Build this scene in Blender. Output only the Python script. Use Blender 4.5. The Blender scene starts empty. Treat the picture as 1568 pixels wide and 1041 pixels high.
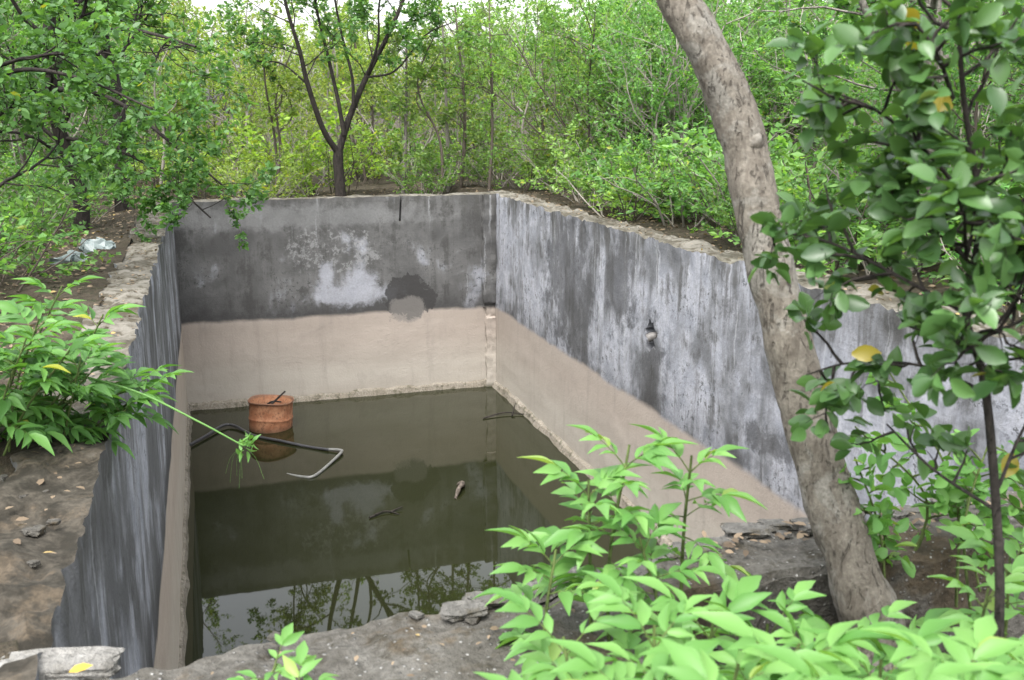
import bpy, bmesh, math, random
import numpy as np
from mathutils import Vector, noise, Matrix
R=math.radians
rng=np.random.default_rng(7)
scene=bpy.context.scene
COL=scene.collection
YAW=R(17.1)
cs,sn=math.cos(YAW),math.sin(YAW)
def t2w(x,y,z=0): return (x*cs-y*sn, x*sn+y*cs, z)
def w2t(x,y): return (x*cs+y*sn, -x*sn+y*cs)

# ---------------- node helpers
class NT:
    def __init__(s,name):
        s.m=bpy.data.materials.new(name); s.m.use_nodes=True
        s.t=s.m.node_tree; s.t.nodes.clear()
        s.out=s.t.nodes.new('ShaderNodeOutputMaterial')
    def n(s,typ,ins=None,**kw):
        nd=s.t.nodes.new(typ)
        for k,v in kw.items(): setattr(nd,k,v)
        if ins:
            for k,v in ins.items(): s.set(nd.inputs[k],v)
        return nd
    def set(s,sock,v):
        if isinstance(v,bpy.types.NodeSocket): s.t.links.new(v,sock)
        elif isinstance(v,(tuple,list)) and len(v)==3 and sock.type=='RGBA': sock.default_value=(*v,1)
        else: sock.default_value=v
    def math(s,op,a,b=0.0,c=0.0,clamp=False):
        nd=s.n('ShaderNodeMath',{0:a,1:b,2:c},operation=op,use_clamp=clamp); return nd.outputs[0]
    def mix(s,f,a,b,mode='MIX'):
        nd=s.t.nodes.new('ShaderNodeMix'); nd.data_type='RGBA'; nd.blend_type=mode
        s.set(nd.inputs[0],f); s.set(nd.inputs[6],a); s.set(nd.inputs[7],b); return nd.outputs[2]
    def sm(s,v,lo,hi,a=0.0,b=1.0):
        nd=s.n('ShaderNodeMapRange',{0:v,1:lo,2:hi,3:a,4:b},interpolation_type='SMOOTHSTEP'); return nd.outputs[0]
    def noise(s,vec,scale,detail=4,rough=.55,dist=0.0):
        nd=s.n('ShaderNodeTexNoise',{'Vector':vec,'Scale':scale,'Detail':detail,'Roughness':rough,'Distortion':dist}); return nd.outputs[0]
    def comb(s,x,y,z): return s.n('ShaderNodeCombineXYZ',{0:x,1:y,2:z}).outputs[0]
    def obj(s): 
        tc=s.n('ShaderNodeTexCoord'); return tc.outputs['Object']
    def sep(s,v):
        nd=s.n('ShaderNodeSeparateXYZ',{0:v}); return nd.outputs
    def bump(s,h,strength=.5,dist=.01):
        return s.n('ShaderNodeBump',{'Height':h,'Strength':strength,'Distance':dist}).outputs[0]
    def princ(s,col,rough=.8,normal=None,spec=.3,metal=0.0,**kw):
        p=s.n('ShaderNodeBsdfPrincipled',{'Base Color':col,'Roughness':rough,'Specular IOR Level':spec,'Metallic':metal})
        if normal is not None: s.set(p.inputs['Normal'],normal)
        for k,v in kw.items(): s.set(p.inputs[k],v)
        return p
    def fin(s,sh): s.t.links.new(sh.outputs[0],s.out.inputs[0]); return s.m
K=.66

def wall_mat(name,axis,light=.5,dark=.5,patches=False,seed=0.0,base=(.20,.195,.19),tanz=-2.94,boards=.22,stain=None,soil=False,dmix=.84):
    M=NT(name); o=M.obj(); x,y,z=M.sep(o)
    a=x if axis=='x' else y
    a=M.math('ADD',a,seed)
    B=M.noise(M.comb(a,3.0,z),1.5,4,.62,.3)
    B2=M.noise(M.comb(a,13.0,z),4.2,5,.72,.2)
    aw=M.math('ADD',a,M.math('MULTIPLY',B2,.10))
    S1=M.noise(M.comb(M.math('MULTIPLY',aw,5.5),0.0,M.math('MULTIPLY',z,.55)),1.0,4,.62)
    S2=M.noise(M.comb(M.math('MULTIPLY',aw,1.7),7.0,M.math('MULTIPLY',z,.65)),1.0,3,.6)
    S3=M.noise(M.comb(M.math('MULTIPLY',aw,6.5),19.0,M.math('MULTIPLY',z,.5)),1.0,4,.68)
    Fn=M.noise(o,42,2,.7)
    col=M.mix(M.sm(B,.3,.7),tuple(c*.7 for c in base),tuple(c*1.35 for c in base))
    lw=M.math('ADD',M.math('MULTIPLY',S2,.6),M.math('ADD',M.math('MULTIPLY',B,.5),M.math('MULTIPLY',S1,.2)))
    thr=.80-light*.24
    lwm=M.sm(lw,thr-.04,thr+.09)
    col=M.mix(M.math('MULTIPLY',lwm,.9),col,M.mix(M.sm(B2,.35,.65),(.34,.355,.40),(.56,.57,.62)))
    dd=M.math('ADD',M.math('MULTIPLY',S3,.55),M.math('ADD',M.math('MULTIPLY',S2,-.40),M.math('MULTIPLY',B2,.55)))
    dth=.47-dark*.16
    dd=M.math('ADD',dd,M.sm(z,-2.7,-1.3,0.0,.05))
    ddm=M.sm(dd,dth-.03,dth+.10)
    col=M.mix(M.math('MULTIPLY',ddm,dmix),col,M.mix(Fn,(.045,.044,.042),(.11,.107,.102)))
    wr=M.sm(M.noise(M.comb(M.math('MULTIPLY',aw,11.0),33.0,M.math('MULTIPLY',z,.35)),1.0,3,.5),.64-light*.06,.72-light*.05)
    col=M.mix(M.math('MULTIPLY',wr,.5),col,(.55,.56,.58))
    bl=M.math('FRACT',M.math('MULTIPLY',M.math('ADD',z,M.math('MULTIPLY',B,.03)),3.1))
    blm=M.math('MULTIPLY',M.sm(bl,.0,.05,1.0,0.0),boards)
    col=M.mix(blm,col,(.07,.07,.07))
    sp=M.sm(M.noise(o,15,4,.8),.56,.61)
    spb=M.sm(B,.46,.6)
    col=M.mix(M.math('MULTIPLY',M.math('MULTIPLY',sp,spb),.7),col,(.055,.055,.052))
    zz=M.math('ADD',z,M.math('MULTIPLY',M.math('SUBTRACT',B,.5),.14))
    wet=M.sm(zz,tanz-.02,tanz+.45,.95,0.0)
    wetn=M.math('MULTIPLY',wet,M.sm(B2,.3,.62,1.0,.6))
    wetn=M.math('MULTIPLY',wetn,M.math('SUBTRACT',1.0,M.math('MULTIPLY',lwm,.75*light)))
    col=M.mix(wetn,col,(.055,.053,.053))
    col=M.mix(M.math('MULTIPLY',M.sm(z,-1.62,-1.30,0.0,.55),M.sm(S3,.4,.6)),col,(.10,.098,.09))
    def ell(ca,cz,ra,rz,n=.9,soft=.12):
        da=M.math('DIVIDE',M.math('SUBTRACT',a,ca+seed),ra); dz=M.math('DIVIDE',M.math('SUBTRACT',z,cz),rz)
        d=M.math('SQRT',M.math('ADD',M.math('MULTIPLY',da,da),M.math('MULTIPLY',dz,dz)))
        d=M.math('ADD',d,M.math('MULTIPLY',M.math('SUBTRACT',B2,.5),n*1.9))
        return M.sm(d,1-soft,1+soft,1.0,0.0)
    if patches:
        for e in ((2.05,-2.66,.66,.14),(2.12,-2.50,.22,.20),(1.62,-2.35,.10,.2)):
            col=M.mix(M.math('MULTIPLY',ell(*e,1.5,.4),.82),col,M.mix(B2,(.34,.35,.39),(.54,.55,.60)))
        col=M.mix(M.math('MULTIPLY',M.math('MULTIPLY',ell(1.8,-2.0,.7,.3,1.6),M.sm(M.noise(o,9,4,.8),.5,.58)),.5),col,(.40,.40,.40))
        col=M.mix(M.math('MULTIPLY',ell(.9,-1.5,2.2,.16,1.2,.4),.45),col,(.3,.3,.3))
    if stain:
        for e in stain: col=M.mix(M.math('MULTIPLY',ell(*e,1.8,.4),.68),col,(.06,.058,.057))
    col=M.mix(M.sm(Fn,.25,.75,.22,0.0),col,(.08,.08,.08))
    tn=M.noise(M.comb(M.math('MULTIPLY',a,.5),5.0,M.math('MULTIPLY',z,3.5)),1.0,5,.6)
    tan=M.mix(M.sm(tn,.3,.7),(.40,.345,.29),(.52,.465,.40))
    tan=M.mix(M.sm(z,-3.9,-3.2,.0,.6),M.mix(.5,tan,(.52,.49,.43)),M.mix(tn,(.34,.275,.235),(.46,.385,.33)))
    tan=M.mix(M.sm(M.math('ADD',z,M.math('MULTIPLY',B2,.06)),-4.18,-4.08,.8,0.0),tan,(.10,.095,.06))
    tan=M.mix(M.math('MULTIPLY',M.sm(S1,.5,.75),.35),tan,(.24,.21,.19))
    tan=M.mix(M.sm(B2,.5,.75,0.0,.25),tan,(.26,.23,.205))
    if soil: tan=M.mix(1.0,tan,(1.25,1.22,1.18),'MULTIPLY')
    tm=M.sm(zz,tanz-.045,tanz+.03,1.0,0.0)
    col=M.mix(tm,col,tan)
    if patches:
        dp=ell(2.83,-2.74,.40,.31,1.2,.06); ip=ell(2.80,-2.92,.27,.2,.8,.15)
        col=M.mix(M.math('MULTIPLY',dp,.92),col,(.055,.053,.052))
        col=M.mix(M.math('MULTIPLY',ip,.7),col,(.23,.215,.20))
    nz=M.sep(M.n('ShaderNodeNewGeometry').outputs['Normal'])[2]
    tp=M.sm(M.math('ADD',nz,M.math('MULTIPLY',M.math('SUBTRACT',Fn,.5),.5)),.45,.75)
    tp=M.math('MULTIPLY',tp,M.sm(z,-1.9,-1.6))
    t1=M.noise(o,3.0,6,.75)
    n9=M.noise(o,9,4,.7)
    tc=M.mix(M.sm(t1,.36,.62),(.085,.075,.055),(.22,.205,.175))
    tc=M.mix(M.sm(n9,.5,.6,0.0,.8),tc,(.06,.05,.032))
    if soil:
        s1=M.sm(M.math('ADD',y,M.math('MULTIPLY',M.math('SUBTRACT',t1,.5),5.0)),3.8,5.6,1.0,0.0)
        sc=M.mix(M.sm(n9,.38,.62),(.030,.026,.019),(.085,.074,.058)); sc=M.mix(M.sm(t1,.52,.62,0.0,.7),sc,(.13,.10,.068))
        sc=M.mix(M.sm(Fn,.35,.65,.5,0.0),sc,(.02,.018,.013))
        tc=M.mix(s1,tc,sc)
    col=M.mix(tp,col,tc)
    col=M.mix(1.0,col,(K,K,K),'MULTIPLY')
    h=M.math('ADD',M.math('MULTIPLY',Fn,.4),M.math('MULTIPLY',B2,1.0))
    return M.fin(M.princ(col,.92,M.bump(h,.6,.015),.2))

def rough_mat(name,c1,c2,c3,c4,peb=True,moss=None,sp=46.0):
    M=NT(name); o=M.obj()
    n1=M.noise(o,3.2,5,.7,.4); n2=M.noise(o,11,5,.75); n3=M.noise(o,45,3,.7)
    col=M.mix(M.sm(n1,.35,.65),c1,c2)
    col=M.mix(M.sm(n2,.5,.66),col,c3)
    if moss: col=M.mix(M.sm(M.noise(o,1.9,5,.7),.50,.60,0.0,.75),col,moss)
    if peb:
        v=M.n('ShaderNodeTexVoronoi',{'Vector':o,'Scale':sp})
        rnd=M.sep(v.outputs['Color'])[0]
        pm=M.math('MULTIPLY',M.sm(v.outputs['Distance'],.16,.32,1.0,0.0),M.sm(rnd,.66,.70))
        col=M.mix(M.math('MULTIPLY',pm,.9),col,M.mix(M.math('FRACT',M.math('MULTIPLY',rnd,31.0)),tuple(c*.4 for c in c4),c4))
    col=M.mix(M.sm(n3,.3,.7,.5,0.0),col,(.03,.028,.022))
    col=M.mix(1.0,col,(K,K,K),'MULTIPLY')
    h=M.math('ADD',n2,M.math('MULTIPLY',n3,.6))
    if peb: h=M.math('ADD',h,M.math('MULTIPLY',pm,.4))
    return M.fin(M.princ(col,.95,M.bump(h,.9,.02),.15))

def leaf_mat(name,dark,light,yel=(.35,.33,.04),yf=.06,trans=.42,rough=.42,tint='obj',spec=.35):
    M=NT(name)
    g=M.n('ShaderNodeNewGeometry'); r=g.outputs['Random Per Island']
    col=M.mix(r,dark,light)
    r2=M.math('FRACT',M.math('MULTIPLY',r,17.3))
    col=M.mix(M.sm(r2,1-yf-.005,1-yf+.005),col,yel)
    if tint=='obj': col=M.mix(1.0,col,M.n('ShaderNodeObjectInfo').outputs['Color'],'MULTIPLY')
    if tint=='attr': col=M.mix(1.0,col,M.n('ShaderNodeAttribute',attribute_name='tint').outputs['Color'],'MULTIPLY')
    p=M.princ(col,rough,None,spec)
    tcol=M.mix(1.0,col,(1.35,1.35,.55),'MULTIPLY')
    t=M.n('ShaderNodeBsdfTranslucent',{'Color':tcol})
    mx=M.n('ShaderNodeMixShader',{0:trans,1:p.outputs[0],2:t.outputs[0]})
    return M.fin(mx)

def bark_mat(name,c1,c2,sc=1.0,lich=None):
    M=NT(name); o=M.obj()
    mp=M.n('ShaderNodeMapping',{'Vector':o,'Scale':(1,1,.3)}).outputs[0]
    n1=M.noise(mp,30*sc,5,.75,.8); n2=M.noise(o,90*sc,3,.7); n0=M.noise(o,9*sc,4,.65,.5)
    col=M.mix(M.sm(n1,.32,.68),c1,c2)
    if lich: col=M.mix(M.sm(n0,.50,.60,0.0,.65),col,lich)
    ck=M.sm(M.noise(mp,55*sc,4,.7,1.2),.55,.65,0.0,.75)
    col=M.mix(ck,col,tuple(c*.35 for c in c1))
    col=M.mix(M.sm(n2,.3,.75,.45,0.0),col,tuple(c*.4 for c in c1))
    h=M.math('ADD',n1,M.math('ADD',M.math('MULTIPLY',n2,.35),M.math('MULTIPLY',ck,-.7)))
    return M.fin(M.princ(col,.9,M.bump(h,.8,.009/sc),.2))
def plain_bark(name,c):
    M=NT(name); return M.fin(M.princ(c,.9,None,.2))

# ---------------- mesh helpers
def obj(name,me,parent=None,mats=()):
    o=bpy.data.objects.new(name,me); COL.objects.link(o)
    for m in mats: me.materials.append(m)
    if parent: o.parent=parent
    return o
def empty(name,loc=(0,0,0)):
    e=bpy.data.objects.new(name,None); e.location=loc; COL.objects.link(e); e.empty_display_size=.3; return e
def fast_mesh(name,V,polys):
    me=bpy.data.meshes.new(name)
    V=np.asarray(V,dtype=np.float32); me.vertices.add(len(V)); me.vertices.foreach_set('co',V.ravel())
    loops=[];starts=[];tot=[];mi=[];sm=[];c=0
    for F,m,s in polys:
        F=np.asarray(F,dtype=np.int32)
        if len(F)==0: continue
        n,k=F.shape; loops.append(F.ravel()); starts.append(c+np.arange(n)*k); tot.append(np.full(n,k)); mi.append(np.full(n,m)); sm.append(np.full(n,s)); c+=n*k
    loops=np.concatenate(loops).astype(np.int32)
    me.loops.add(len(loops)); me.loops.foreach_set('vertex_index',loops)
    st=np.concatenate(starts).astype(np.int32); me.polygons.add(len(st))
    me.polygons.foreach_set('loop_start',st)
    me.polygons.foreach_set('loop_total',np.concatenate(tot).astype(np.int32))
    me.polygons.foreach_set('material_index',np.concatenate(mi).astype(np.int32))
    me.polygons.foreach_set('use_smooth',np.concatenate(sm).astype(bool))
    me.update(calc_edges=True); return me
def unit(v):
    v=np.asarray(v,float); return v/(np.linalg.norm(v,axis=-1,keepdims=True)+1e-9)

def leaf_template(n,wf,droop=.15,fold=.12):
    V=[];F=[]
    for i in range(n+1):
        t=i/n; w=max(wf(t),.004); zc=-droop*t*t
        V+= [(-w,t,zc+fold*w*2),(0,t,zc),(w,t,zc+fold*w*2)]
    for i in range(n):
        a=i*3; F+=[(a,a+1,a+4,a+3),(a+1,a+2,a+5,a+4)]
    return np.array(V,float),np.array(F)
LANCE=leaf_template(8,lambda t:.20*math.sin(math.pi*min(1,t**.85))**.85*(1-.25*t)*(1+.10*math.cos(t*38)),.32,.28)
OBOV=leaf_template(5,lambda t:.30*math.sin(math.pi*min(1,max(0,t)**1.25)*.97)**.7+.004,.2,.22)
SIMPLE=(np.array([(0,0,0),(-.27,.5,.05),(0,1,-.06),(.27,.5,.05)],float),np.array([(0,3,2,1)]))
HEX=(np.array([(0,0,0),(-.22,.3,.05),(-.22,.65,.03),(0,1,-.08),(.22,.65,.03),(.22,.3,.05),(0,.5,-.01)],float),np.array([(0,6,2,1),(0,5,4,6),(6,4,3,2)]))

class TB:
    def __init__(s,tmpl=SIMPLE): s.V=[];s.F=[];s.nv=0; s.P=[];s.D=[];s.N=[];s.S=[]; s.tm=tmpl
    def tube(s,pts,rad,sides=5,bumpy=0.0,cap=True):
        pts=np.asarray(pts,float); n=len(pts); rad=np.asarray(rad,float)
        T=unit(np.gradient(pts,axis=0))
        ref=np.array([.13,.97,.2]) if abs(T[0][1])<.8 else np.array([1,.1,0.])
        A=unit(np.cross(T,ref)); B=np.cross(T,A)
        ang=np.linspace(0,2*np.pi,sides,endpoint=False)
        r=rad[:,None]*np.ones((1,sides))
        if bumpy:
            for i in range(n):
                for j in range(sides):
                    p=pts[i]+rad[i]*(A[i]*math.cos(ang[j])+B[i]*math.sin(ang[j]))
                    r[i,j]*=1+bumpy*noise.fractal(Vector(p)*9,1,2,4)+bumpy*.8*noise.noise(Vector((math.cos(ang[j])*1.5,math.sin(ang[j])*1.5,p[2]*2)))
        V=pts[:,None,:]+r[:,:,None]*(A[:,None,:]*np.cos(ang)[None,:,None]+B[:,None,:]*np.sin(ang)[None,:,None])
        b=s.nv; s.V.append(V.reshape(-1,3)); s.nv+=n*sides
        i,j=np.meshgrid(np.arange(n-1),np.arange(sides),indexing='ij'); i=i.ravel();j=j.ravel();j2=(j+1)%sides
        s.F.append(np.stack([b+i*sides+j,b+i*sides+j2,b+(i+1)*sides+j2,b+(i+1)*sides+j],1))
    def leaf(s,p,d,nrm,size): s.P.append(p);s.D.append(d);s.N.append(nrm);s.S.append(size)
    def twig_leaves(s,pts,m,size,g,up=.5,spread=.9):
        pts=np.asarray(pts); n=len(pts)-1
        tt=g.uniform(.15,1.0,m)**.8*n; i=np.minimum(tt.astype(int),n-1); f=(tt-i)[:,None]
        P=pts[i]*(1-f)+pts[i+1]*f
        D=unit(unit(pts[i+1]-pts[i])*.6+g.normal(0,spread,(m,3))*np.array([1,1,.6])+np.array([0,0,.05]))
        N=unit(g.normal(0,.6,(m,3))+np.array([0,0,up*1.6]))
        S=size*g.uniform(.65,1.25,m)
        P=P+g.normal(0,size*.25,(m,3))
        s.P+=list(P);s.D+=list(D);s.N+=list(N);s.S+=list(S)
    def branch(s,p,d,L,r,lvl,g,nch=(6,6),nleaf=40,size=.09,wob=.18,up=.06,sides=5,t0=.3,ratio=.55,ang=.8):
        nseg=5 if lvl>0 else 4
        pts=[np.array(p,float)]; d=unit(d)
        for k in range(nseg):
            d=unit(d+g.normal(0,wob,3)+np.array([0,0,up])); pts.append(pts[-1]+d*L/nseg)
        rad=np.linspace(r,r*(.45 if lvl>0 else .3),nseg+1)
        s.tube(pts,rad,sides if lvl>0 else 3)
        if lvl==0: s.twig_leaves(pts,nleaf,size,g); return
        nc=nch[lvl-1]
        for k in range(nc):
            t=t0+(1-t0)*(k+g.uniform(0,1))/nc; t=min(t,.999)*nseg; i=int(t); f=t-i
            q=pts[i]*(1-f)+pts[i+1]*f; dd=unit(pts[i+1]-pts[i])
            a=unit(np.cross(dd,g.normal(0,1,3)))
            cd=unit(dd*math.cos(ang)+a*math.sin(ang)*g.uniform(.7,1.2))
            s.branch(q,cd,L*ratio*g.uniform(.7,1.2)*(1.1-.4*t/nseg),r*.45,lvl-1,g,nch,nleaf,size,wob,up,sides,t0,ratio,ang)
    def limb(s,pts,r0,r1,g,ntw=10,L=.6,lvl=1,nleaf=30,size=.06,sides=8,t0=.3,nch=(5,5),bumpy=0.0,bias=(0,0,.1),up=.03,sub=6):
        P=smooth(pts,sub); n=len(P)
        s.tube(P,np.linspace(r0,r1,n),sides,bumpy)
        for k in range(ntw):
            t=(t0+(1-t0)*(k+g.uniform())/ntw)*(n-1.01); i=int(t)
            dd=unit(P[i+1]-P[i]); a=unit(np.cross(dd,g.normal(0,1,3)))
            s.branch(P[i],unit(dd*.5+a*.9+np.array(bias)),L*g.uniform(.6,1.3),max(r1*.55,.004),lvl,g,nch,nleaf,size,.2,up,4)
    def arrays(s):
        V=list(s.V); TF=np.concatenate(s.F) if s.F else np.zeros((0,4),int); LF=np.zeros((0,4),int)
        if s.P:
            P=np.array(s.P);D=unit(np.array(s.D));N=np.array(s.N);S=np.array(s.S)[:,None,None]
            X=unit(np.cross(D,N)); N=np.cross(X,D)
            tv,tf=s.tm
            LV=P[:,None,:]+S*(tv[None,:,0,None]*X[:,None,:]+tv[None,:,1,None]*D[:,None,:]+tv[None,:,2,None]*N[:,None,:])
            LF=(s.nv+np.arange(len(P))[:,None,None]*len(tv)+tf[None]).reshape(-1,tf.shape[1])
            V.append(LV.reshape(-1,3))
        return np.concatenate(V),TF,LF
    def mesh(s,name):
        V,TF,LF=s.arrays()
        return fast_mesh(name,V,[(TF,0,True),(LF,1,len(s.tm[0])>5)])
def smooth(pts,sub=6):
    pts=np.array(pts,float); P=np.vstack([2*pts[0]-pts[1],pts,2*pts[-1]-pts[-2]]); out=[]
    for i in range(1,len(P)-2):
        for k in range(sub):
            t=k/sub; a,b,c,d=P[i-1],P[i],P[i+1],P[i+2]
            out.append(.5*((2*b)+(-a+c)*t+(2*a-5*b+4*c-d)*t*t+(-a+3*b-3*c+d)*t**3))
    out.append(pts[-1]); return np.array(out)

def grid_box(nm,x0,x1,y0,y1,z0,z1,sx,sy,sz,warp=None,parent=None,mats=()):
    nx=max(1,int((x1-x0)/sx)); ny=max(1,int((y1-y0)/sy)); nz=max(1,int((z1-z0)/sz))
    bm=bmesh.new(); cache={}
    def v(i,j,k):
        key=(i,j,k)
        if key not in cache:
            p=Vector((x0+(x1-x0)*i/nx,y0+(y1-y0)*j/ny,z0+(z1-z0)*k/nz))
            if warp: p=warp(p)
            cache[key]=bm.verts.new(p)
        return cache[key]
    for i in range(nx):
        for j in range(ny):
            bm.faces.new((v(i,j,nz),v(i+1,j,nz),v(i+1,j+1,nz),v(i,j+1,nz)))
            bm.faces.new((v(i,j,0),v(i,j+1,0),v(i+1,j+1,0),v(i+1,j,0)))
    for i in range(nx):
        for k in range(nz):
            bm.faces.new((v(i,0,k),v(i+1,0,k),v(i+1,0,k+1),v(i,0,k+1)))
            bm.faces.new((v(i,ny,k),v(i,ny,k+1),v(i+1,ny,k+1),v(i+1,ny,k)))
    for j in range(ny):
        for k in range(nz):
            bm.faces.new((v(0,j,k),v(0,j,k+1),v(0,j+1,k+1),v(0,j+1,k)))
            bm.faces.new((v(nx,j,k),v(nx,j+1,k),v(nx,j+1,k+1),v(nx,j,k+1)))
    me=bpy.data.meshes.new(nm); bm.to_mesh(me); bm.free()
    soft(me)
    return obj(nm,me,parent,mats)
def soft(me,a=50):
    me.polygons.foreach_set('use_smooth',[True]*len(me.polygons)); me.set_sharp_from_angle(angle=R(a))
def fr(p,s,o=4): return noise.fractal(Vector(p)*s,1.0,2.0,o)

# ---------------- materials
m_back=wall_mat('concrete_back','x',.22,.50,True,0.0,(.135,.133,.13))
m_left=wall_mat('concrete_left','y',.58,.36,False,11.0,(.20,.20,.205),boards=.0,soil=True,dmix=.75)
m_right=wall_mat('concrete_right','y',.80,.42,False,31.0,(.24,.245,.26),boards=.05,stain=((11.2,-2.0,.8,.75),(9.6,-1.8,.35,.5),(8.75,-2.55,.25,.45),(6.6,-2.6,.35,.12)),dmix=.74)
m_near=rough_mat('rough_concrete',(.105,.098,.085),(.175,.167,.15),(.065,.058,.043),(.60,.59,.56),True,(.10,.072,.04),60.0)
m_ledge=rough_mat('silt_concrete',(.30,.265,.21),(.40,.36,.30),(.14,.13,.09),(.3,.3,.3),False)
m_ground=rough_mat('forest_floor',(.055,.043,.029),(.11,.09,.065),(.035,.04,.018),(.18,.14,.09),True,(.045,.034,.022),30.0)
m_bark_big=bark_mat('bark_grey',(.105,.09,.073),(.20,.18,.15),1.0,(.235,.225,.20))
m_bark_dark=bark_mat('bark_dark',(.022,.019,.017),(.05,.042,.037),.6)
m_bark_pale=bark_mat('bark_pale',(.13,.117,.10),(.24,.22,.195),.5,(.29,.28,.25))
m_bark_twig=bark_mat('bark_twig',(.085,.07,.055),(.18,.15,.125),.5)
m_bkA=plain_bark('thin_bark_pale',(.22,.20,.175)); m_bkB=plain_bark('thin_bark_dark',(.085,.07,.058))
m_stem=bark_mat('green_stem',(.07,.10,.03),(.11,.15,.045),1.0)
m_leaf_bg=leaf_mat('leaf_thicket',(.075,.145,.037),(.27,.39,.125),(.34,.32,.07),.015,.52,tint='attr')
m_leaf_slim=leaf_mat('leaf_slim',(.08,.15,.04),(.24,.35,.11),(.34,.32,.07),.01,.5)
m_leaf_left=leaf_mat('leaf_left',(.045,.115,.03),(.12,.25,.07),(.28,.28,.04),.008,.45)
m_leaf_bush=leaf_mat('leaf_bush',(.032,.078,.024),(.09,.185,.055),(.32,.26,.04),.008,.34,.33,spec=.45)
m_leaf_weed=leaf_mat('leaf_weed',(.08,.205,.045),(.16,.315,.085),(.22,.32,.08),.02,.38,.45)
m_dry=leaf_mat('leaf_dry',(.07,.05,.032),(.20,.15,.10),(.30,.22,.09),.03,.1,.8,None)

# ---------------- TANK
tank=empty('concrete_water_tank'); tank.rotation_euler=(0,0,YAW)
def wtop(p,amp=.02,z1=-1.24,edge=.25):
    if p.z>z1-edge:
        k=(p.z-(z1-edge))/edge
        p=p+Vector((fr(p,6)*amp*.8*k,fr(p+Vector((9,0,0)),6)*amp*.8*k,k*k*(fr(p+Vector((0,5,0)),3.1)*amp*1.3+fr(p,14)*amp*.5)))
    return p+Vector((fr(p,1.3)*.008,fr(p+Vector((3,3,3)),1.3)*.008,0))
XL,XR,YB,ZT,ZW=-.43,4.15,14.4,-1.24,-4.2
def w_left(p):
    q=wtop(p,.03)
    if p.x<XL-.2: q.x-= .06*max(0,fr((0,p.y,0),1.3))+.04*fr((3,p.y,p.z),3)
    if p.z>-1.3:
        q.z-= .03*max(0,fr((p.x*1.5,p.y*.7,0),2.0))
        if p.y<5: q.z+= min(1,(5-p.y)/2)*(.03*fr((p.x,p.y,2),4,5)+.018*fr((p.x,p.y,5),13,4))
    return q
left=grid_box('left_wall',XL-.30,XL,1.2,YB+.35,-4.6,ZT,.03,.03,.07,w_left,tank,(m_left,))
back=grid_box('back_wall',XL,XR,YB,YB+.33,-4.6,ZT,.05,.06,.06,lambda p:wtop(p,.014),tank,(m_back,))
right=grid_box('right_wall',XR,XR+.33,.8,YB+.35,-4.6,ZT,.05,.05,.06,lambda p:wtop(p,.035),tank,(m_right,))
def y_in(x): return 2.22+.10*min(1,max(0,(x+.4)/1.4))+.16*min(1,max(0,(x-.6)/1.2))+.06*fr((x,0,0),2.2)+.03*fr((x,4,0),9)
def y_out(x):
    t=min(1,max(0,(x-.75)/.4)); t=t*t*(3-2*t); return .9*(1-t)+2.17*t+.04*fr((x,7,0),3)
def w_near(p):
    v=(p.y-0)/1.0; yi=y_in(p.x); yo=y_out(p.x)
    y=yo+(yi-yo)*v
    k=max(0,(p.z+1.8)/.56)
    z=p.z
    y+= (-.04+.05*fr((p.x,1,z),4))*(1-min(1,k))*(1 if v>.9 else 0)*.6
    if k>0: z+= k*(.006*fr((p.x,y,0),1.7,4)+.005*fr((p.x,y,3),18,4)-.016*min(1,max(0,fr((p.x,y,9),3)*3)))
    if k>.8 and (v>.93 or v<.05): z-=.015+.015*abs(fr((p.x,y,5),9))
    return Vector((p.x,y,z))
near=grid_box('near_wall',XL,XR,0,1,-4.6,ZT,.02,.03,.08,w_near,tank,(m_near,))
def cyl(nm,r,h,mat,seg=24,amp=.12,fq=14):
    bm=bmesh.new(); bmesh.ops.create_cone(bm,cap_ends=True,segments=seg,radius1=r,radius2=r,depth=h)
    for v in bm.verts:
        q=v.co; s=1+amp*2*noise.noise(Vector((q.x,q.y,0))*fq); v.co.x*=s; v.co.y*=s
    me=bpy.data.meshes.new(nm); bm.to_mesh(me); bm.free(); return obj(nm,me,None,(mat,))
cut=cyl('cutter',.12,.36,m_near,40,.35,17); cut.parent=tank; cut.location=(XR,8.8,-2.2); cut.rotation_euler=(0,R(90),0); cut.scale=(1.25,1,1)
bpy.context.view_layer.update()
bo=right.modifiers.new('b','BOOLEAN'); bo.object=cut; bo.operation='DIFFERENCE'; bo.solver='EXACT'
cut2=cyl('cutter2',.05,.5,m_near,12)
me=cut2.data
for v in me.vertices: v.co=Vector((v.co.x*.32,v.co.y*3,v.co.z*1.1))
cut2.parent=tank; cut2.location=(2.73,YB,-1.33)
cut2.rotation_euler=(0,R(4),0)
bpy.context.view_layer.update()
bo=back.modifiers.new('b','BOOLEAN'); bo.object=cut2; bo.operation='DIFFERENCE'; bo.solver='EXACT'
dg=bpy.context.evaluated_depsgraph_get()
for o in (right,back):
    nm=bpy.data.meshes.new_from_object(o.evaluated_get(dg)); o.modifiers.clear(); o.data=nm; soft(nm)
bpy.data.objects.remove(cut); bpy.data.objects.remove(cut2)
M=NT('pipe_metal'); o_=M.obj(); m_pipe=M.fin(M.princ(M.mix(M.noise(o_,30,4),(.06,.055,.05),(.17,.16,.15)),.6,None,.5,.2))
t=TB(); t.tube([(XR+.14,8.78,-2.19),(XR+.0,8.80,-2.21),(XR-.02,8.81,-2.225)],[.045,.045,.045],20); t.tube([(XR-.02,8.81,-2.225),(XR+.12,8.78,-2.2)],[.038,.038],20)
obj('outlet_pipe',t.mesh('outlet_pipe'),tank,(m_pipe,))
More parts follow.
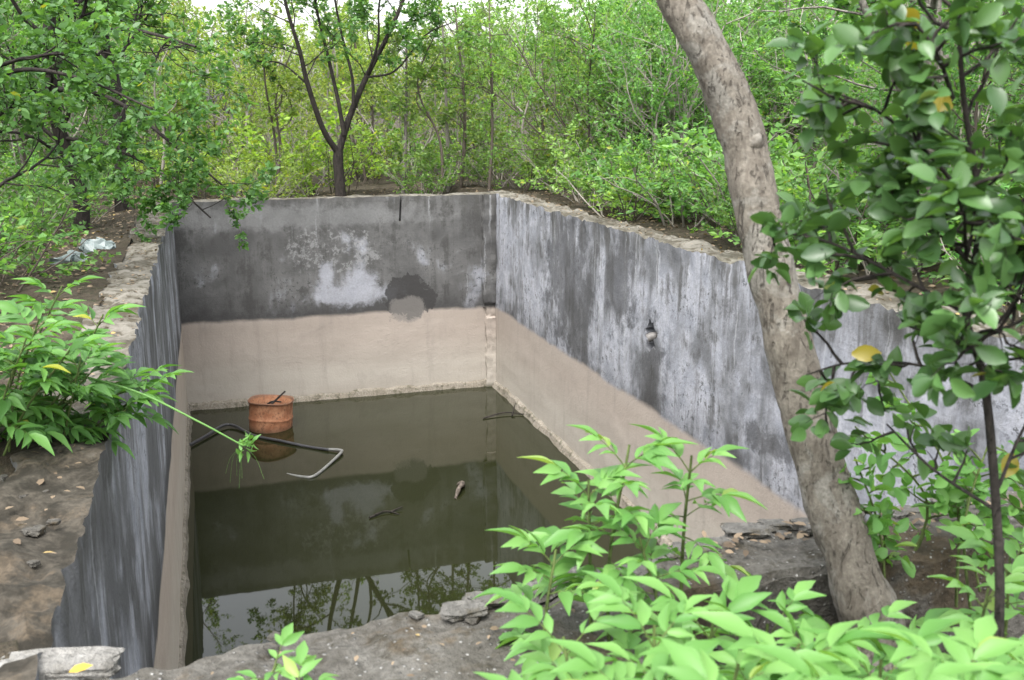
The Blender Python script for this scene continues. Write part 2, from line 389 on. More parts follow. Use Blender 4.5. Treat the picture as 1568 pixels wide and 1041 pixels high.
def w_pil(p):
    g=fr((0,0,p.z),2.5)*.03+fr(p,8)*.02
    q=p.copy()
    if p.x<XR-.1: q.x+=g+(.05 if p.z<-2.95 else 0)
    if p.y<YB-.02: q.y+=fr(p,5)*.02+(.035 if -3.1<p.z<-2.9 else 0)
    return wtop(q,.02)
grid_box('corner_column',XR-.20,XR-.004,YB-.09,YB-.003,-4.6,ZT-.01,.03,.03,.03,w_pil,tank,(m_back,))
def prism(nm,a,b,inw,mat,w0=.07):
    a=Vector(a);b=Vector(b);inw=Vector(inw); n=120; V=[];F=[]
    for i in range(n+1):
        p=a.lerp(b,i/n); w=w0+.03*fr(p,2); h=.10+.04*fr(p+Vector((5,5,5)),2)+.02*fr(p,9)
        V+=[p+Vector((0,0,ZW+h))-inw*.01,p+inw*w*.6+Vector((0,0,ZW+h*.7)),p+inw*w+Vector((0,0,ZW+.0)),p+inw*(w+.01)+Vector((0,0,ZW-.3))]
    for i in range(n):
        k=i*4; F+=[(k,k+1,k+5,k+4),(k+1,k+2,k+6,k+5),(k+2,k+3,k+7,k+6)]
    me=bpy.data.meshes.new(nm); me.from_pydata(V,[],F); return obj(nm,me,tank,(mat,))
prism('footing_back',(XL,YB,0),(XR,YB,0),(0,-1,0),m_ledge)
prism('footing_right',(XR,YB,0),(XR,2,0),(-1,0,0),m_ledge)
prism('footing_left',(XL,2,0),(XL,YB,0),(1,0,0),m_ledge,.05)

# ---------------- WATER
M=NT('murky_water'); o_=M.obj()
n1=M.noise(o_,.9,3,.5); n2=M.noise(o_,14,3,.5)
col=M.mix(n1,(.0105,.0125,.0045),(.0155,.017,.007))
sc=M.sm(M.noise(o_,6,5,.8),.66,.72,0.0,.2)
col=M.mix(sc,col,(.035,.035,.02))
p=M.princ(col,.02,M.bump(M.math('ADD',n1,M.math('MULTIPLY',n2,.03)),.03,.02),.5); p.inputs['IOR'].default_value=1.36
m_water=M.fin(p)
me=bpy.data.meshes.new('water'); me.from_pydata([(XL-.02,2,ZW),(XR+.02,2,ZW),(XR+.02,YB+.02,ZW),(XL-.02,YB+.02,ZW)],[],[(0,1,2,3)])
w=obj('water',me,None,(m_water,)); w.rotation_euler=(0,0,YAW)

# ---------------- GROUND
def axis(lo,hi,st,far):
    c=list(np.arange(lo,hi+1e-6,st)); s=st; x=hi
    while x<far: s*=1.25; x+=s; c.append(x)
    s=st; x=lo; pre=[]
    while x>-far: s*=1.25; x-=s; pre.append(x)
    return np.array(pre[::-1]+c)
gx=axis(-6.0,9.0,.10,260); gy=axis(-2.0,20.0,.10,260)
def gz(x,y):
    if y<2.3: b=-1.78 if x>1.15 else (-1.62 if x>.9 else -1.42)
    elif x<XL: b=-1.25-.07*min(1,max(0,(-x-.9)/1.0))
    elif x>XR: b=-1.36
    else: b=-1.5
    if x<-.7 and y<2.6: b=-1.3
    if x>XR+.4 and y<2.3: b=-1.36-.42*min(1,(2.3-y)/1.0)
    d=max(abs(x-2)-6,abs(y-8)-9,0)
    b+= -.02*min(d,15)
    return b+.06*fr((x,y,0),.8,5)+.03*fr((x,y,2),5,3)+.25*fr((x,y,4),.08,2)*min(1,d/8)
V=[(x,y,gz(x,y)) for y in gy for x in gx]; W=len(gx); F=[]
for j in range(len(gy)-1):
    for i in range(W-1):
        cx=(gx[i]+gx[i+1])/2; cy=(gy[j]+gy[j+1])/2
        if -.66<cx<4.36 and 2.36<cy<14.62: continue
        F.append((j*W+i,j*W+i+1,(j+1)*W+i+1,(j+1)*W+i))
g=fast_mesh('ground',V,[(F,0,True)]); go=obj('ground',g,None,(m_ground,)); go.rotation_euler=(0,0,YAW)

t=TB(HEX); L=rng
def litter(n,x0,x1,y0,y1,zf,s=.06):
    for k in range(n):
        x=L.uniform(x0,x1); y=L.uniform(y0,y1)
        X,Y,_=t2w(x,y); z=(zf(x,y) if callable(zf) else zf)+.012
        t.leaf((X,Y,z),unit(np.array([*L.normal(0,1,2),L.normal(0,.15)])),unit(np.array([*L.normal(0,.35,2),1.])),s*L.uniform(.5,1.3))
litter(9000,-6,-.8,2.2,16,gz,.05); litter(3500,4.5,9,3,16,gz); litter(350,-.72,-.45,2.5,14,-1.245,.035); litter(300,4.17,4.47,3,14,-1.225,.04)
litter(200,1.3,4.1,2.25,2.42,-1.23,.035); litter(2500,.9,5,-.5,2.2,gz); litter(2500,-4,5,14.8,19,gz); litter(40,-.3,1.2,1.7,2.2,-1.24,.02)
obj('leaf_litter',t.mesh('leaf_litter'),None,(m_dry,m_dry))

# ---------------- DRUM
M=NT('rusty_steel'); o_=M.obj(); n1=M.noise(o_,7,5,.7); n2=M.noise(o_,30,4,.7); zz=M.sep(o_)[2]
col=M.mix(M.sm(n1,.35,.65),(.40,.20,.11),(.27,.11,.055)); col=M.mix(M.sm(n2,.50,.66,0.0,.75),col,(.12,.06,.038))
col=M.mix(M.sm(zz,.345,.38,0.0,.75),col,(.085,.05,.035)); col=M.mix(M.sm(zz,-.02,.08,.7,0.0),col,(.06,.04,.025))
m_rust=M.fin(M.princ(col,.8,M.bump(n2,.5,.004),.3))
def lathe(nm,prof,seg,mat,parent):
    V=[];F=[];n=len(prof)
    for i in range(seg):
        a=2*math.pi*i/seg
        for r,z in prof: V.append((r*math.cos(a)*(1+.02*math.sin(2*a)),r*math.sin(a),z+.008*math.sin(3*a)))
    for i in range(seg):
        for k in range(n-1):
            a=i*n+k;b=((i+1)%seg)*n+k; F.append((a,b,b+1,a+1))
    me=bpy.data.meshes.new(nm); me.from_pydata(V,[],F); me.polygons.foreach_set('use_smooth',[True]*len(F)); return obj(nm,me,parent,(mat,))
drum=empty('rusty_drum',(-3.27,12.85,ZW)); drum.rotation_euler=(R(-3),R(2.5),0)
prof=[(.283,-.3),(.283,.11),(.286,.125),(.291,.135),(.291,.147),(.286,.157),(.283,.17),(.285,.345),(.292,.358),(.301,.365),(.303,.378),(.297,.386),(.286,.382),(.275,.36),(.270,.28),(.268,.0)]
lathe('shell',prof,64,m_rust,drum)
fill=grid_box('debris_fill',-.19,.19,-.19,.19,.16,.22,.02,.02,.05,lambda p:Vector((p.x*1.38*(1-.28*abs(p.y)/.19*abs(p.x)/.19),p.y*1.38*(1-.28*abs(p.y)/.19*abs(p.x)/.19),p.z+.06*fr(p,9))),drum,(m_near,))
t=TB(); g=np.random.default_rng(3)
t.tube(smooth([(-.05,.0,.25),(.05,.02,.36),(.17,.1,.48)]),np.linspace(.018,.012,13),7)
t.tube(smooth([(-.2,-.05,.26),(-.05,-.12,.31),(.12,-.1,.28)]),np.linspace(.02,.01,13),7)
t.tube(smooth([(-.1,.15,.26),(.0,.1,.33),(.1,.17,.31)]),np.linspace(.015,.01,13),7)
obj('sticks',t.mesh('sticks'),drum,(m_bark_dark,m_bark_dark))

# ---------------- floating hose
M=NT('black_hose'); m_hose=M.fin(M.princ(M.mix(M.noise(M.obj(),12,4),(.02,.02,.022),(.06,.06,.065)),.45,None,.5))
M=NT('pale_tube'); m_tube=M.fin(M.princ(M.mix(M.noise(M.obj(),12,4),(.12,.12,.11),(.26,.26,.245)),.45,None,.5,.2))
hose=empty('floating_hose')
t=TB(); z=ZW+.012
P=smooth([(-4.11,12.0,z+.02),(-4.0,12.4,z+.02),(-3.90,12.78,z+.03),(-3.75,12.80,z+.02),(-3.4,12.45,z),(-2.99,12.2,z+.01),(-2.6,12.0,z+.0),(-2.3,11.86,z+.01)],8)
t.tube(P,np.full(len(P),.019),10)
obj('black_section',t.mesh('hs'),hose,(m_hose,m_hose))
t=TB(); P=smooth([(-2.32,11.87,z+.01),(-2.17,11.82,z+.02),(-2.13,11.72,z+.02),(-2.25,11.2,z),(-2.33,10.95,z),(-2.45,10.96,z-.01),(-2.68,11.1,z-.03)],8)
t.tube(P,np.full(len(P),.018),10); obj('pale_section',t.mesh('ht'),hose,(m_tube,m_tube))
t=TB()
t.tube(smooth([(-.60,10.75,z-.02),(-.57,10.62,z+.03),(-.60,10.45,z+.04),(-.63,10.3,z-.02)],6),np.linspace(.04,.02,19),8,.4)
obj('floating_log',t.mesh('floating_log'),None,(m_bark_twig,m_bark_twig))
t=TB()
for q in ([(-1.5,9.75,z),(-1.35,9.9,z+.01),(-1.2,9.85,z)],[(-1.3,9.9,z),(-1.18,10.0,z+.02)],[(-.4,13.2,z),(-.1,13.4,z+.02),(.25,13.35,z)],[(.0,13.3,z),(.05,13.6,z+.1)]):
    P=smooth(q,5); t.tube(P,np.linspace(.012,.006,len(P)),5)
obj('floating_twigs',t.mesh('floating_twigs'),None,(m_bark_dark,m_bark_dark))

# ---------------- THICKET (one merged mesh)
def shrub_variant(seed,H,ns,nch,nleaf,size,spreadr=.5,lvl=2,tm=SIMPLE,t0=.22,r=.03):
    g=np.random.default_rng(seed); t=TB(tm)
    for k in range(ns):
        a=g.uniform(0,6.28); rr=g.uniform(0,.35)
        d=unit(np.array([math.cos(a)*spreadr*g.uniform(.3,1),math.sin(a)*spreadr*g.uniform(.3,1),1]))
        t.branch((math.cos(a)*rr,math.sin(a)*rr,-.1),d,H*g.uniform(.8,1.1),r*g.uniform(.6,1.2),lvl,g,nch,nleaf,size,.15,.05,5,t0,.5,.85)
    V,TF,LF=t.arrays()
    return V,TF,LF,float(np.percentile(V[:,2],99))
def slim_variant(seed,H):
    g=np.random.default_rng(seed); t=TB()
    x=g.normal(0,.15); pts=[(0,0,-.1),(x,g.normal(0,.1),H*.33),(x+g.normal(0,.2),0,H*.66),(x+g.normal(0,.35),g.normal(0,.2),H)]
    t.limb(pts,.045,.012,g,11,.85,1,18,.09,5,.42,(5,5))
    P=smooth(pts,6); q=P[int(len(P)*.45)]
    t.limb([q,q+np.array([g.choice([-1,1])*.35,0,.7]),q+np.array([g.choice([-1,1])*.6,.1,H*.45])],.025,.008,g,5,.7,1,18,.09,4,.4,(5,5))
    V,TF,LF=t.arrays(); return V,TF,LF,float(V[:,2].max())
vars_=[shrub_variant(100+i,4.0,[5,4,5,6,5,4][i],(6,8),[22,24,22,20,24,22][i],.095,t0=.25) for i in range(6)]
far_=[shrub_variant(300+i,4.0,5,(5,7),13,.15,t0=.25) for i in range(4)]
low_=[shrub_variant(200+i,1.3,9,(5,5),20,.085,1.3,1,t0=.1,r=.012) for i in range(3)]
slim_=[slim_variant(400+i,4.6) for i in range(5)]
acc=[]
def put(x,y,H,colr,vs,g=rng,bark=None):
    V,TF,LF,h=vs[g.integers(len(vs))]; sc=H/h
    tx,ty=w2t(x,y)
    sx=sc*1.2 if vs is low_ else min(max(sc,.7),1.25)
    sx*=g.uniform(.9,1.1)
    Mx=Matrix.Translation((x,y,gz(tx,ty)))@Matrix.Rotation(g.normal(0,.05),4,'X')@Matrix.Rotation(g.normal(0,.05),4,'Y')@Matrix.Rotation(g.uniform(0,6.28),4,'Z')@Matrix.Diagonal((sx,sx,sc,1))
    A=np.array(Mx)
    acc.append((V@A[:3,:3].T+A[:3,3],TF,LF,colr,bark if bark is not None else int(g.random()<.35)))
def tone(x,y):
    u=x/max(y,1)
    g=rng.uniform(.75,1.22)
    if u<-.36: c=(.72,.95,.9)
    elif u<-.1: c=(1.15,1.12,.8)
    elif u<.12: c=(.94,1.05,.92)
    else: c=(.70,.94,.9)
    return tuple(min(3,k*g*rng.uniform(.92,1.08)) for k in c)
y=16.6
while y<38:
    step=2.05+ (y-16)*.088
    half=y*.60+2
    x=-half+rng.uniform(0,step)
    while x<half:
        X=x+rng.normal(0,.35*step); Y=y+rng.normal(0,.3*step)
        tx,ty=w2t(X,Y)
        u=X/Y
        if not(-1.6<tx<5.6 and ty<15.6):
            ztop=Y*(rng.uniform(.055,.110) if -.24<u<.12 else rng.uniform(.088,.145))
            H=ztop+1.45
            if -.38<u<.06: H=min(H,Y*.47-8.4+1.2)
            if H>2.0: put(X,Y,H,tone(X,Y),vars_ if Y<26 else far_)
            elif H>.5: put(X,Y,H,tone(X,Y),low_)
        x+=step*rng.uniform(.8,1.3)
    y+=step*.95
for k in range(90):
    Y=rng.uniform(15.8,27); X=Y*rng.uniform(-.62,.6); tx,ty=w2t(X,Y)
    if -1.3<tx<5.4 and ty<15.3: continue
    put(X,Y,rng.uniform(.6,1.1) if Y<19 else rng.uniform(.8,1.6),tone(X,Y),low_)
for k in range(75):
    tx=rng.uniform(5.0,8); ty=rng.uniform(3.5,15.5); X,Y,_=t2w(tx,ty)
    if X/Y<.75: put(X,Y,rng.uniform(.5,1.2),tone(X,Y),low_)
for k in range(46):
    tx=rng.uniform(6.2,14); ty=rng.uniform(3.5,18); X,Y,_=t2w(tx,ty)
    if X/Y<.75: put(X,Y,rng.uniform(2.4,3.7),tone(X,Y),vars_)
for k in range(42):
    tx=rng.uniform(-9,-3.6); ty=rng.uniform(7.5,18); X,Y,_=t2w(tx,ty)
    if X/Y>-.8: put(X,Y,rng.uniform(2.2,3.6),tone(X,Y),vars_)
for k in range(75):
    tx=rng.uniform(-6,-1.4); ty=rng.uniform(5.5,16); X,Y,_=t2w(tx,ty)
    if X/Y>-.8: put(X,Y,rng.uniform(.3,.85),tone(X,Y),low_)
for k in range(64):
    Y=rng.uniform(16.3,27); X=Y*rng.uniform(-.5,.5); tx,ty=w2t(X,Y)
    if -1.3<tx<5.4 and ty<15.3: continue
    u=X/Y
    if -.2<u<-.12 and Y<18: continue
    put(X,Y,Y*rng.uniform(.07,.15)+1.5,tone(X,Y),slim_,bark=int(rng.random()<.6))
n=0;VV=[];T0=[];T1=[];LL=[];cL=[]
for V_,TF,LF,c,b in acc:
    VV.append(V_); (T1 if b else T0).append(TF+n); LL.append(LF+n); cL.append(np.tile(np.array([*c,1.0],np.float32),(len(LF),1))); n+=len(V_)
T0=np.concatenate(T0);T1=np.concatenate(T1);LL=np.concatenate(LL)
me=fast_mesh('thicket',np.concatenate(VV),[(T0,0,True),(T1,2,True),(LL,1,False)])
at=me.attributes.new('tint','FLOAT_COLOR','FACE')
cc=np.concatenate([np.ones((len(T0)+len(T1),4),np.float32)]+cL).astype(np.float32); at.data.foreach_set('color',cc.ravel())
obj('thicket',me,None,(m_bkA,m_leaf_bg,m_bkB))
print('thicket faces',len(me.polygons)); del VV,acc,cc

# ---------------- forked dark tree behind back wall
g=np.random.default_rng(21); t=TB()
k_=.01075
def F_(px,py,y=16.6): return ((px-784)*k_*y/16.5,y,(166-py)*k_*y/16.5)
t.limb([F_(522,400),F_(521,300),F_(519,250),F_(520,228)],.10,.085,g,0)
t.limb([F_(520,232),F_(498,195,16.4),F_(478,130,16.2),F_(468,80,16.1),F_(452,20,16.0),F_(440,-60,15.9)],.055,.02,g,10,.9,1,24,.09,t0=.42)
t.limb([F_(520,232),F_(538,180,16.7),F_(566,120,16.8),F_(600,60,17),F_(628,0,17.1),F_(650,-70,17.3)],.06,.022,g,11,.9,1,24,.09,t0=.42)
t.limb([F_(530,205),F_(522,150),F_(508,80),F_(496,20),F_(490,-60)],.04,.015,g,7,.8,1,22,.09,t0=.5)
t.limb([F_(545,165),F_(545,120),F_(532,60),F_(522,0),F_(515,-50)],.03,.012,g,5,.7,1,22,.09,t0=.5)
t.limb([F_(566,120,16.8),F_(585,70,16.6),F_(588,20,16.5),F_(600,-40,16.4)],.025,.012,g,6,.7,1,22,.09,t0=.4)
t.limb([F_(566,120,16.8),F_(610,110,16.7),F_(655,60,16.6),F_(700,40,16.5)],.02,.008,g,9,.6,1,22,.08,t0=.3)
t.limb([F_(478,130,16.2),F_(440,100,16.3),F_(400,95,16.3),F_(360,70,16.4)],.018,.007,g,9,.6,1,22,.08,t0=.3)
o=obj('forked_tree',t.mesh('forked_tree'),None,(m_bark_dark,m_leaf_left))
for (nm,a,b,yy,mt) in (('s1',(608,400),(628,60),17.0,m_bark_pale),('s2',(690,400),(700,20),17.6,m_bark_twig)):
    t=TB(); p0=F_(*a,yy); p1=F_(*b,yy); mid=[(p0[i]+p1[i])/2+g.normal(0,.15) for i in range(3)]
    t.limb([p0,mid,p1],.045,.015,g,11,.8,1,20,.09,t0=.4); obj('slim_tree',t.mesh(nm),None,(mt,m_leaf_slim))

# ---------------- pale tree right
t=TB(HEX)
t.limb([(3.45,8.6,-1.6),(3.5,8.6,-.7),(3.55,8.6,.1),(3.5,8.7,.9),(3.7,8.8,2.2)],.11,.07,g,8,1.2,2,18,.09,12,.6,(4,5),.06)
t.limb([(3.5,8.6,-.2),(3.0,8.4,.5),(2.6,8.3,1.2)],.05,.02,g,5,.8,1,22,.08)
obj('pale_tree',t.mesh('pale_tree'),None,(m_bark_pale,m_leaf_left))

# ---------------- left trees
g=np.random.default_rng(33); t=TB(HEX)
t.limb([(-4.7,10.7,-1.6),(-4.62,10.7,-.9),(-4.75,10.6,-.1),(-4.7,10.5,.7),(-4.4,10.4,1.8)],.09,.05,g,11,1.1,2,18,.075,10,.35,(4,5),.05)
t.limb([(-4.7,10.6,.2),(-4.0,10.2,.1),(-3.3,9.9,-.35),(-2.75,9.8,-.8)],.03,.008,g,16,.6,1,26,.07,t0=.1)
t.limb([(-4.65,10.6,-.3),(-4.0,10.0,-.35),(-3.4,9.7,-.6),(-2.85,9.4,-1.0)],.025,.008,g,16,.55,1,26,.07,t0=.1)
t.limb([(-4.7,10.6,.6),(-4.0,9.5,.7),(-3.2,8.8,.65),(-2.6,8.5,.5)],.03,.010,g,10,.6,1,20,.07,t0=.15)
obj('overhanging_tree',t.mesh('overhanging_tree'),None,(m_bark_dark,m_leaf_left))
t=TB(HEX)
t.limb([(-3.95,7.3,-1.5),(-4.0,7.3,-.7),(-3.9,7.2,.2),(-3.6,7.0,1.4)],.06,.03,g,11,.9,2,15,.07,10,.3,(4,5),.05)
t.limb([(-3.9,7.2,.0),(-3.4,7.0,.25),(-2.9,6.9,.2),(-2.4,6.8,.0)],.02,.007,g,10,.5,1,20,.065,t0=.1)
obj('small_tree',t.mesh('small_tree'),None,(m_bark_dark,m_leaf_left))
t=TB(HEX)
t.limb([(-5.0,12.7,-1.6),(-4.9,12.7,0),(-5.0,12.7,1.0),(-4.6,12.5,2.3)],.09,.05,g,10,1.2,2,16,.08,10,.35,(4,5),.05)
obj('small_tree',t.mesh('small_tree2'),None,(m_bark_dark,m_leaf_left))

# ---------------- big leaning tree in front
g=np.random.default_rng(5); t=TB(HEX)
tr=[(1.12,2.36,-2.0),(.99,2.42,-1.42),(.92,2.45,-1.22),(.864,2.5,-1.05),(.792,2.55,-.81),(.729,2.6,-.57),(.653,2.65,-.278),(.605,2.7,-.057),(.527,2.72,.128),(.4225,2.75,.31),(.28,2.8,.7),(.15,2.9,1.3),(.1,3.0,2.0)]
P=smooth(tr,14); n=len(P); rr=np.interp(np.linspace(0,1,n),[0,.08,.16,.3,.6,.8,1],[.125,.088,.073,.065,.059,.052,.04])
t.tube(P,rr,32,.13)
t.limb([(.30,2.8,.65),(.6,3.0,1.2),(1.0,3.1,1.8)],.035,.015,g,8,.7,1,24,.07)
t.limb([(.16,2.9,1.25),(-.2,2.9,1.8),(-.4,2.7,2.4)],.035,.015,g,8,.7,1,24,.07)
t.tube(smooth([(.600,2.70,-.11),(.634,2.66,-.085),(.652,2.64,-.07)],4),[.042,.041,.040,.038,.034,.030,.024,.015,.003],12,.25)
for (a,b) in (((.97,2.42,-1.35),(.75,2.3,-1.85)),((1.03,2.4,-1.45),(1.3,2.3,-1.85)),((.97,2.38,-1.4),(1.0,2.1,-1.85))):
    t.tube(smooth([a,((a[0]+b[0])/2,(a[1]+b[1])/2,(a[2]+b[2])/2+.02),b],5),np.linspace(.06,.03,11),10,.15)
obj('leaning_tree',t.mesh('leaning_tree'),None,(m_bark_big,m_leaf_left))

# ---------------- right foreground bush
g=np.random.default_rng(8); t=TB(OBOV)
S=.052
main=[(1.09,1.83,-1.9),(1.03,1.88,-1.2),(1.01,1.9,-.915),(.943,1.9,-.549),(.888,1.9,-.39),(.893,1.9,-.199),(.84,1.9,.02),(.80,1.9,.25)]
t.limb(main,.012,.004,g,12,.22,1,7,S,8,.5,(3,3))
def bl(p,nt=9,L=.2,nl=7): t.limb(p,.0045,.002,g,nt,L,1,nl,S,6,.2,(2,2))
bl([(.888,1.9,-.39),(.78,1.95,-.33),(.66,2.05,-.27),(.54,2.15,-.25)],11,.13)
bl([(.943,1.9,-.549),(.85,2.0,-.52),(.74,2.1,-.54),(.66,2.15,-.58)],8,.12)
bl([(.893,1.9,-.199),(.80,1.95,-.08),(.71,2.0,.0),(.62,2.05,.04)],11,.13)
bl([(.82,1.9,.02),(.76,1.85,.1),(.70,1.85,.17)],8,.13)
bl([(.90,1.9,-.25),(1.0,1.85,-.1),(1.05,1.8,.05)],10,.17)
bl([(.90,1.9,-.45),(1.0,1.8,-.35),(1.06,1.75,-.25)],10,.17)
bl([(.888,1.9,-.35),(.82,1.8,-.2),(.77,1.7,-.12)],10,.14)
bl([(.89,1.9,-.3),(.82,1.95,-.2),(.74,2.0,-.14)],9,.13)
bl([(.93,1.9,-.5),(.86,1.8,-.44),(.79,1.75,-.38)],8,.12)
bl([(.99,1.9,-.8),(.9,2.0,-.75),(.83,2.1,-.68)],4,.12,5)
bl([(.99,1.9,-.75),(1.05,1.95,-.65),(1.12,2.0,-.58)],5,.14,5)
o=obj('round_leaf_bush',t.mesh('round_leaf_bush'),None,(m_bark_dark,m_leaf_bush))
t=TB(OBOV)
for k in range(8):
    x=g.uniform(1.0,1.6); y_=g.uniform(2.5,2.72); h=g.uniform(.3,.7)
    t.limb([(x,y_,-1.4),(x+g.normal(0,.05),y_,-1.35+h*.5),(x+g.normal(0,.1),y_+g.normal(0,.1),-1.35+h)],.005,.0025,g,8,.10,0,7,.05,5,.3)
o=obj('sapling_cluster',t.mesh('sapling_cluster'),None,(m_stem,m_leaf_weed)); o.color=(.85,.9,.8,1)

# ---------------- compound-leaf weeds
def compound(t,p,d,L,nl,ls,g,droop=.25):
    d=unit(d); pts=[np.array(p,float)]; n=6
    for k in range(n):
        d=unit(d+np.array([0,0,-droop*.35])); pts.append(pts[-1]+d*L/n)
    t.tube(pts,np.linspace(.0022,.001,n+1),4)
    side=unit(np.cross(d,[0,0,1])); upv=np.cross(side,d)
    for k in range(nl):
        f=.42+.53*k/max(1,nl-1); q=f*n; i=min(int(q),n-1); c=pts[i]+(pts[i+1]-pts[i])*(q-i); dd=unit(pts[i+1]-pts[i])
        for sgn in (-1,1):
            ld=unit(dd*.75+side*sgn*.8+np.array([0,0,g.normal(.02,.2)]))
            t.leaf(c,ld,unit(upv+g.normal(0,.3,3)),ls*g.uniform(.7,1.2)*(1-.25*abs(f-.65)))
    t.leaf(pts[-1],unit(pts[-1]-pts[-2]),unit(upv+g.normal(0,.15,3)),ls*1.2)
def weed(t,base,top,g,nleaf=9,L=.17,ls=.085,pairs=3,r=.006):
    base=np.array(base,float);top=np.array(top,float); mid=(base+top)/2+g.normal(0,.03,3)
    base[2]-=.25
    P=smooth([base,mid,top],6); t.tube(P,np.linspace(r,r*.5,len(P)),6)
    n=len(P)
    for k in range(nleaf):
        f=.5+.5*(k+.5)/nleaf; i=min(int(f*(n-1)),n-2); a=k*2.4+g.normal(0,.3)
        el=.15+.9*(k/nleaf)
        compound(t,P[i],np.array([math.cos(a)*math.cos(el),math.sin(a)*math.cos(el),math.sin(el)]),L*g.uniform(.7,1.15)*(1-.25*k/nleaf),pairs,ls*g.uniform(.8,1.15),g)
g=np.random.default_rng(12)
clusters=[
 ('leafy_weed',[((.20,2.15,-1.45),(.18,2.2,-.85)),((.28,2.2,-1.45),(.28,2.25,-.78)),((.42,2.2,-1.45),(.42,2.2,-.79)),((.30,2.1,-1.5),(.29,2.1,-.95)),((.1,2.05,-1.45),(.10,2.1,-.98))],10,.12,.075),
 ('leafy_weed',[((.12,1.7,-1.45),(.10,1.75,-1.0)),((.26,1.6,-1.5),(.26,1.65,-.92)),((.38,1.7,-1.5),(.39,1.75,-.97)),((.50,1.8,-1.55),(.51,1.8,-1.0)),((.22,1.4,-1.5),(.2,1.42,-.90)),((.35,1.4,-1.55),(.36,1.42,-.86)),((.46,1.5,-1.55),(.48,1.5,-.87)),((.08,1.45,-1.4),(.05,1.45,-.98))],10,.14,.08),
 ('leafy_weed',[((.5,1.2,-1.6),(.48,1.2,-.77)),((.62,1.3,-1.6),(.62,1.3,-.82)),((.32,1.15,-1.6),(.31,1.15,-.76)),((.75,1.45,-1.6),(.74,1.45,-.88)),((.62,1.05,-1.6),(.60,1.0,-.68)),((.85,1.7,-1.6),(.85,1.65,-1.0)),((.66,1.6,-1.6),(.66,1.6,-.96)),((.42,1.0,-1.6),(.42,.98,-.69)),((.58,1.75,-1.6),(.59,1.72,-1.0)),((.72,1.8,-1.6),(.70,1.85,-1.06))],10,.13,.075),
 ('leafy_weed',[((1.0,1.9,-1.6),(1.02,1.95,-1.0)),((1.15,2.1,-1.6),(1.14,2.1,-1.0)),((.85,1.3,-1.6),(.84,1.3,-.86)),((.95,1.6,-1.6),(.95,1.6,-.96)),((1.0,1.75,-1.6),(1.0,1.75,-1.05)),((.86,1.95,-1.6),(.85,1.95,-1.14))],10,.13,.075),
]
for nm,st,nl_,L_,ls_ in clusters:
    t=TB(LANCE)
    for b,tp in st: weed(t,b,tp,g,nl_,L_,ls_)
    o=obj(nm,t.mesh(nm),None,(m_stem,m_leaf_weed)); o.color=(1,1,1,1)
t=TB(LANCE)
for b,tp in (((-.50,1.85,-1.3),(-.50,1.9,-1.15)),((-.44,1.8,-1.3),(-.44,1.82,-1.14))): weed(t,b,tp,g,7,.07,.05,2,.004)
obj('seedling',t.mesh('seedling'),None,(m_stem,m_leaf_weed))
t=TB(LANCE)
for k in range(21):
    x=g.uniform(-2.3,-1.65); y_=g.uniform(3.35,4.1); tp=(x+.22+g.normal(0,.08),y_-.05+g.normal(0,.05),-1.3+g.uniform(.2,.62)*(1.0 if x<-1.8 else .7))
    weed(t,(x-.12,y_,-1.4),tp,g,10,.15,.09)
o=obj('leafy_shrub',t.mesh('leafy_shrub'),None,(m_stem,m_leaf_left)); o.color=(1.15,1.2,1.05,1)
t=TB(LANCE)
P=smooth([(-1.75,3.7,-.98),(-1.45,3.68,-1.06),(-1.2,3.62,-1.16),(-1.03,3.6,-1.25)],8); t.tube(P,np.linspace(.006,.003,len(P)),6)
for k in range(22):
    t.leaf(P[-1]+g.normal(0,.018,3),unit(g.normal(0,1,3)+np.array([.3,0,-.3])),unit(g.normal(0,1,3)),.045*g.uniform(.7,1.2))
for k in range(6):
    q=P[-1]; a=g.uniform(-.09,.12); t.tube(smooth([q,q+np.array([a*.6,0,-.05]),q+np.array([a,g.normal(0,.02),-.12-g.uniform(0,.05)])],4),np.full(9,.0005),3)
obj('drooping_stalk',t.mesh('drooping_stalk'),None,(m_leaf_weed,m_leaf_weed))

# ---------------- stones, broken slab, bag
def rock(nm,loc,s,mat,seed,rot=0,amp=.12,parent=None):
    bm=bmesh.new(); bmesh.ops.create_cube(bm,size=1); bmesh.ops.subdivide_edges(bm,edges=bm.edges,cuts=7,use_grid_fill=True)
    for v in bm.verts:
        c=v.co.copy(); c=c.lerp(c.normalized()*.6,.25); c+=Vector((fr(c+Vector((seed,0,0)),1.6),fr(c+Vector((0,seed,0)),1.6),fr(c+Vector((0,0,seed)),1.6)))*amp
        v.co=Vector((c.x*s[0],c.y*s[1],c.z*s[2]))
    me=bpy.data.meshes.new(nm); bm.to_mesh(me); bm.free(); o=obj(nm,me,parent,(mat,)); o.location=loc; o.rotation_euler=(rot*.06,rot*.04,rot); return o
m_stone=rough_mat('pale_concrete',(.30,.29,.27),(.42,.41,.38),(.2,.19,.17),(.55,.54,.5),False)
m_stone2=rough_mat('grey_stone',(.15,.145,.135),(.26,.25,.23),(.09,.08,.06),(.4,.4,.38),False)
edge=empty('edge_stones'); rub=empty('rubble')
rock('broken_slab',(-1.04,2.05,-1.245),(.24,.10,.035),m_stone,1,.08)
for k in range(17):
    tx=.55+k*.105+g.normal(0,.02); ty=y_in(tx)-.03+g.normal(0,.015); X,Y,_=t2w(tx,ty); s=g.uniform(.055,.09)
    rock('stone',(X,Y,ZT+.003),(s*1.5,s*.9,s*.3),m_stone2,k+103,YAW+g.normal(0,.25),.2,edge)
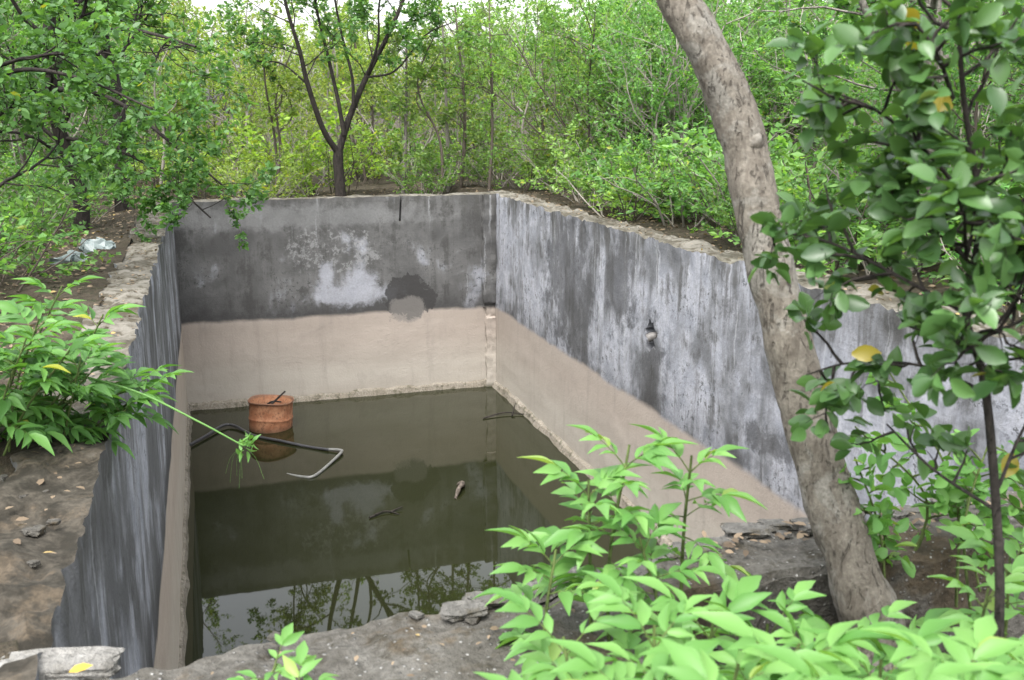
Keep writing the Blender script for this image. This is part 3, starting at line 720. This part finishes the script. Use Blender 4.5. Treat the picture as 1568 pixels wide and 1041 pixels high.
for k in range(26):
    tx=g.uniform(-.3,3.6); ty=y_in(tx)-g.uniform(.02,.12); X,Y,_=t2w(tx,ty); s=g.uniform(.012,.04)
    rock('piece',(X,Y,ZT-.008),(s*1.4,s,s*.4),m_near if k%4 else m_stone2,k+3,g.uniform(0,3),.12,rub)
for k in range(50):
    X=g.uniform(-1.8,-.6);Y=g.uniform(2.0,4.2); s=g.uniform(.012,.04)
    tx,ty=w2t(X,Y)
    if tx<-.45: rock('piece',(X,Y,-1.25),(s*1.4,s,s*.5),m_near,k+43,g.uniform(0,3),.12,rub)
M=NT('grey_plastic'); m_pl=M.fin(M.princ(M.mix(M.noise(M.obj(),9,4),(.08,.11,.11),(.2,.23,.225)),.4,None,.4))
rock('plastic_bag',(-3.72,8.35,-1.30),(.24,.2,.16),m_pl,77,.4,.45)
rock('plastic_bag',(-3.72,8.9,-1.26),(.2,.2,.16),m_pl,78,1.1,.45)
t=TB(HEX); t.leaf((-.97,1.95,-1.2),(.6,.3,0.1),(0,-.3,1),.05)
M=NT('yellow_leaf'); m_y=M.fin(M.princ((.40,.26,.03),.5)); obj('fallen_yellow_leaf',t.mesh('yl'),None,(m_y,m_y))

# ---------------- light, world, camera
w=bpy.data.worlds.new('World'); scene.world=w; w.use_nodes=True; nt=w.node_tree
bg=nt.nodes['Background']; sky=nt.nodes.new('ShaderNodeTexSky'); sky.sky_type='NISHITA'; sky.sun_disc=False
EL,AZ=R(62),R(200)
sky.sun_elevation=EL; sky.sun_rotation=AZ; sky.dust_density=5; sky.air_density=1.3; sky.ozone_density=1
hs=nt.nodes.new('ShaderNodeHueSaturation'); hs.inputs['Saturation'].default_value=.22; hs.inputs['Value'].default_value=4.6
nt.links.new(sky.outputs[0],hs.inputs['Color']); nt.links.new(hs.outputs[0],bg.inputs[0]); bg.inputs[1].default_value=.15
sl=bpy.data.lights.new('sun','SUN'); sl.energy=1.5; sl.angle=R(15); sl.color=(1,.98,.95)
so=bpy.data.objects.new('sun',sl); COL.objects.link(so)
d=Vector((math.sin(AZ)*math.cos(EL),math.cos(AZ)*math.cos(EL),math.sin(EL)))
so.rotation_euler=d.to_track_quat('Z','Y').to_euler()
cam=bpy.data.cameras.new('camera'); co=bpy.data.objects.new('camera',cam); COL.objects.link(co)
cam.sensor_width=36; cam.lens=34.9; cam.clip_end=1000; cam.clip_start=.05
co.location=(0,0,0); co.rotation_euler=(R(90-13.1),0,0)
cam.dof.use_dof=True; cam.dof.focus_distance=7; cam.dof.aperture_fstop=5.6
scene.camera=co
scene.view_settings.view_transform='Standard'; scene.view_settings.look='None'; scene.view_settings.exposure=0
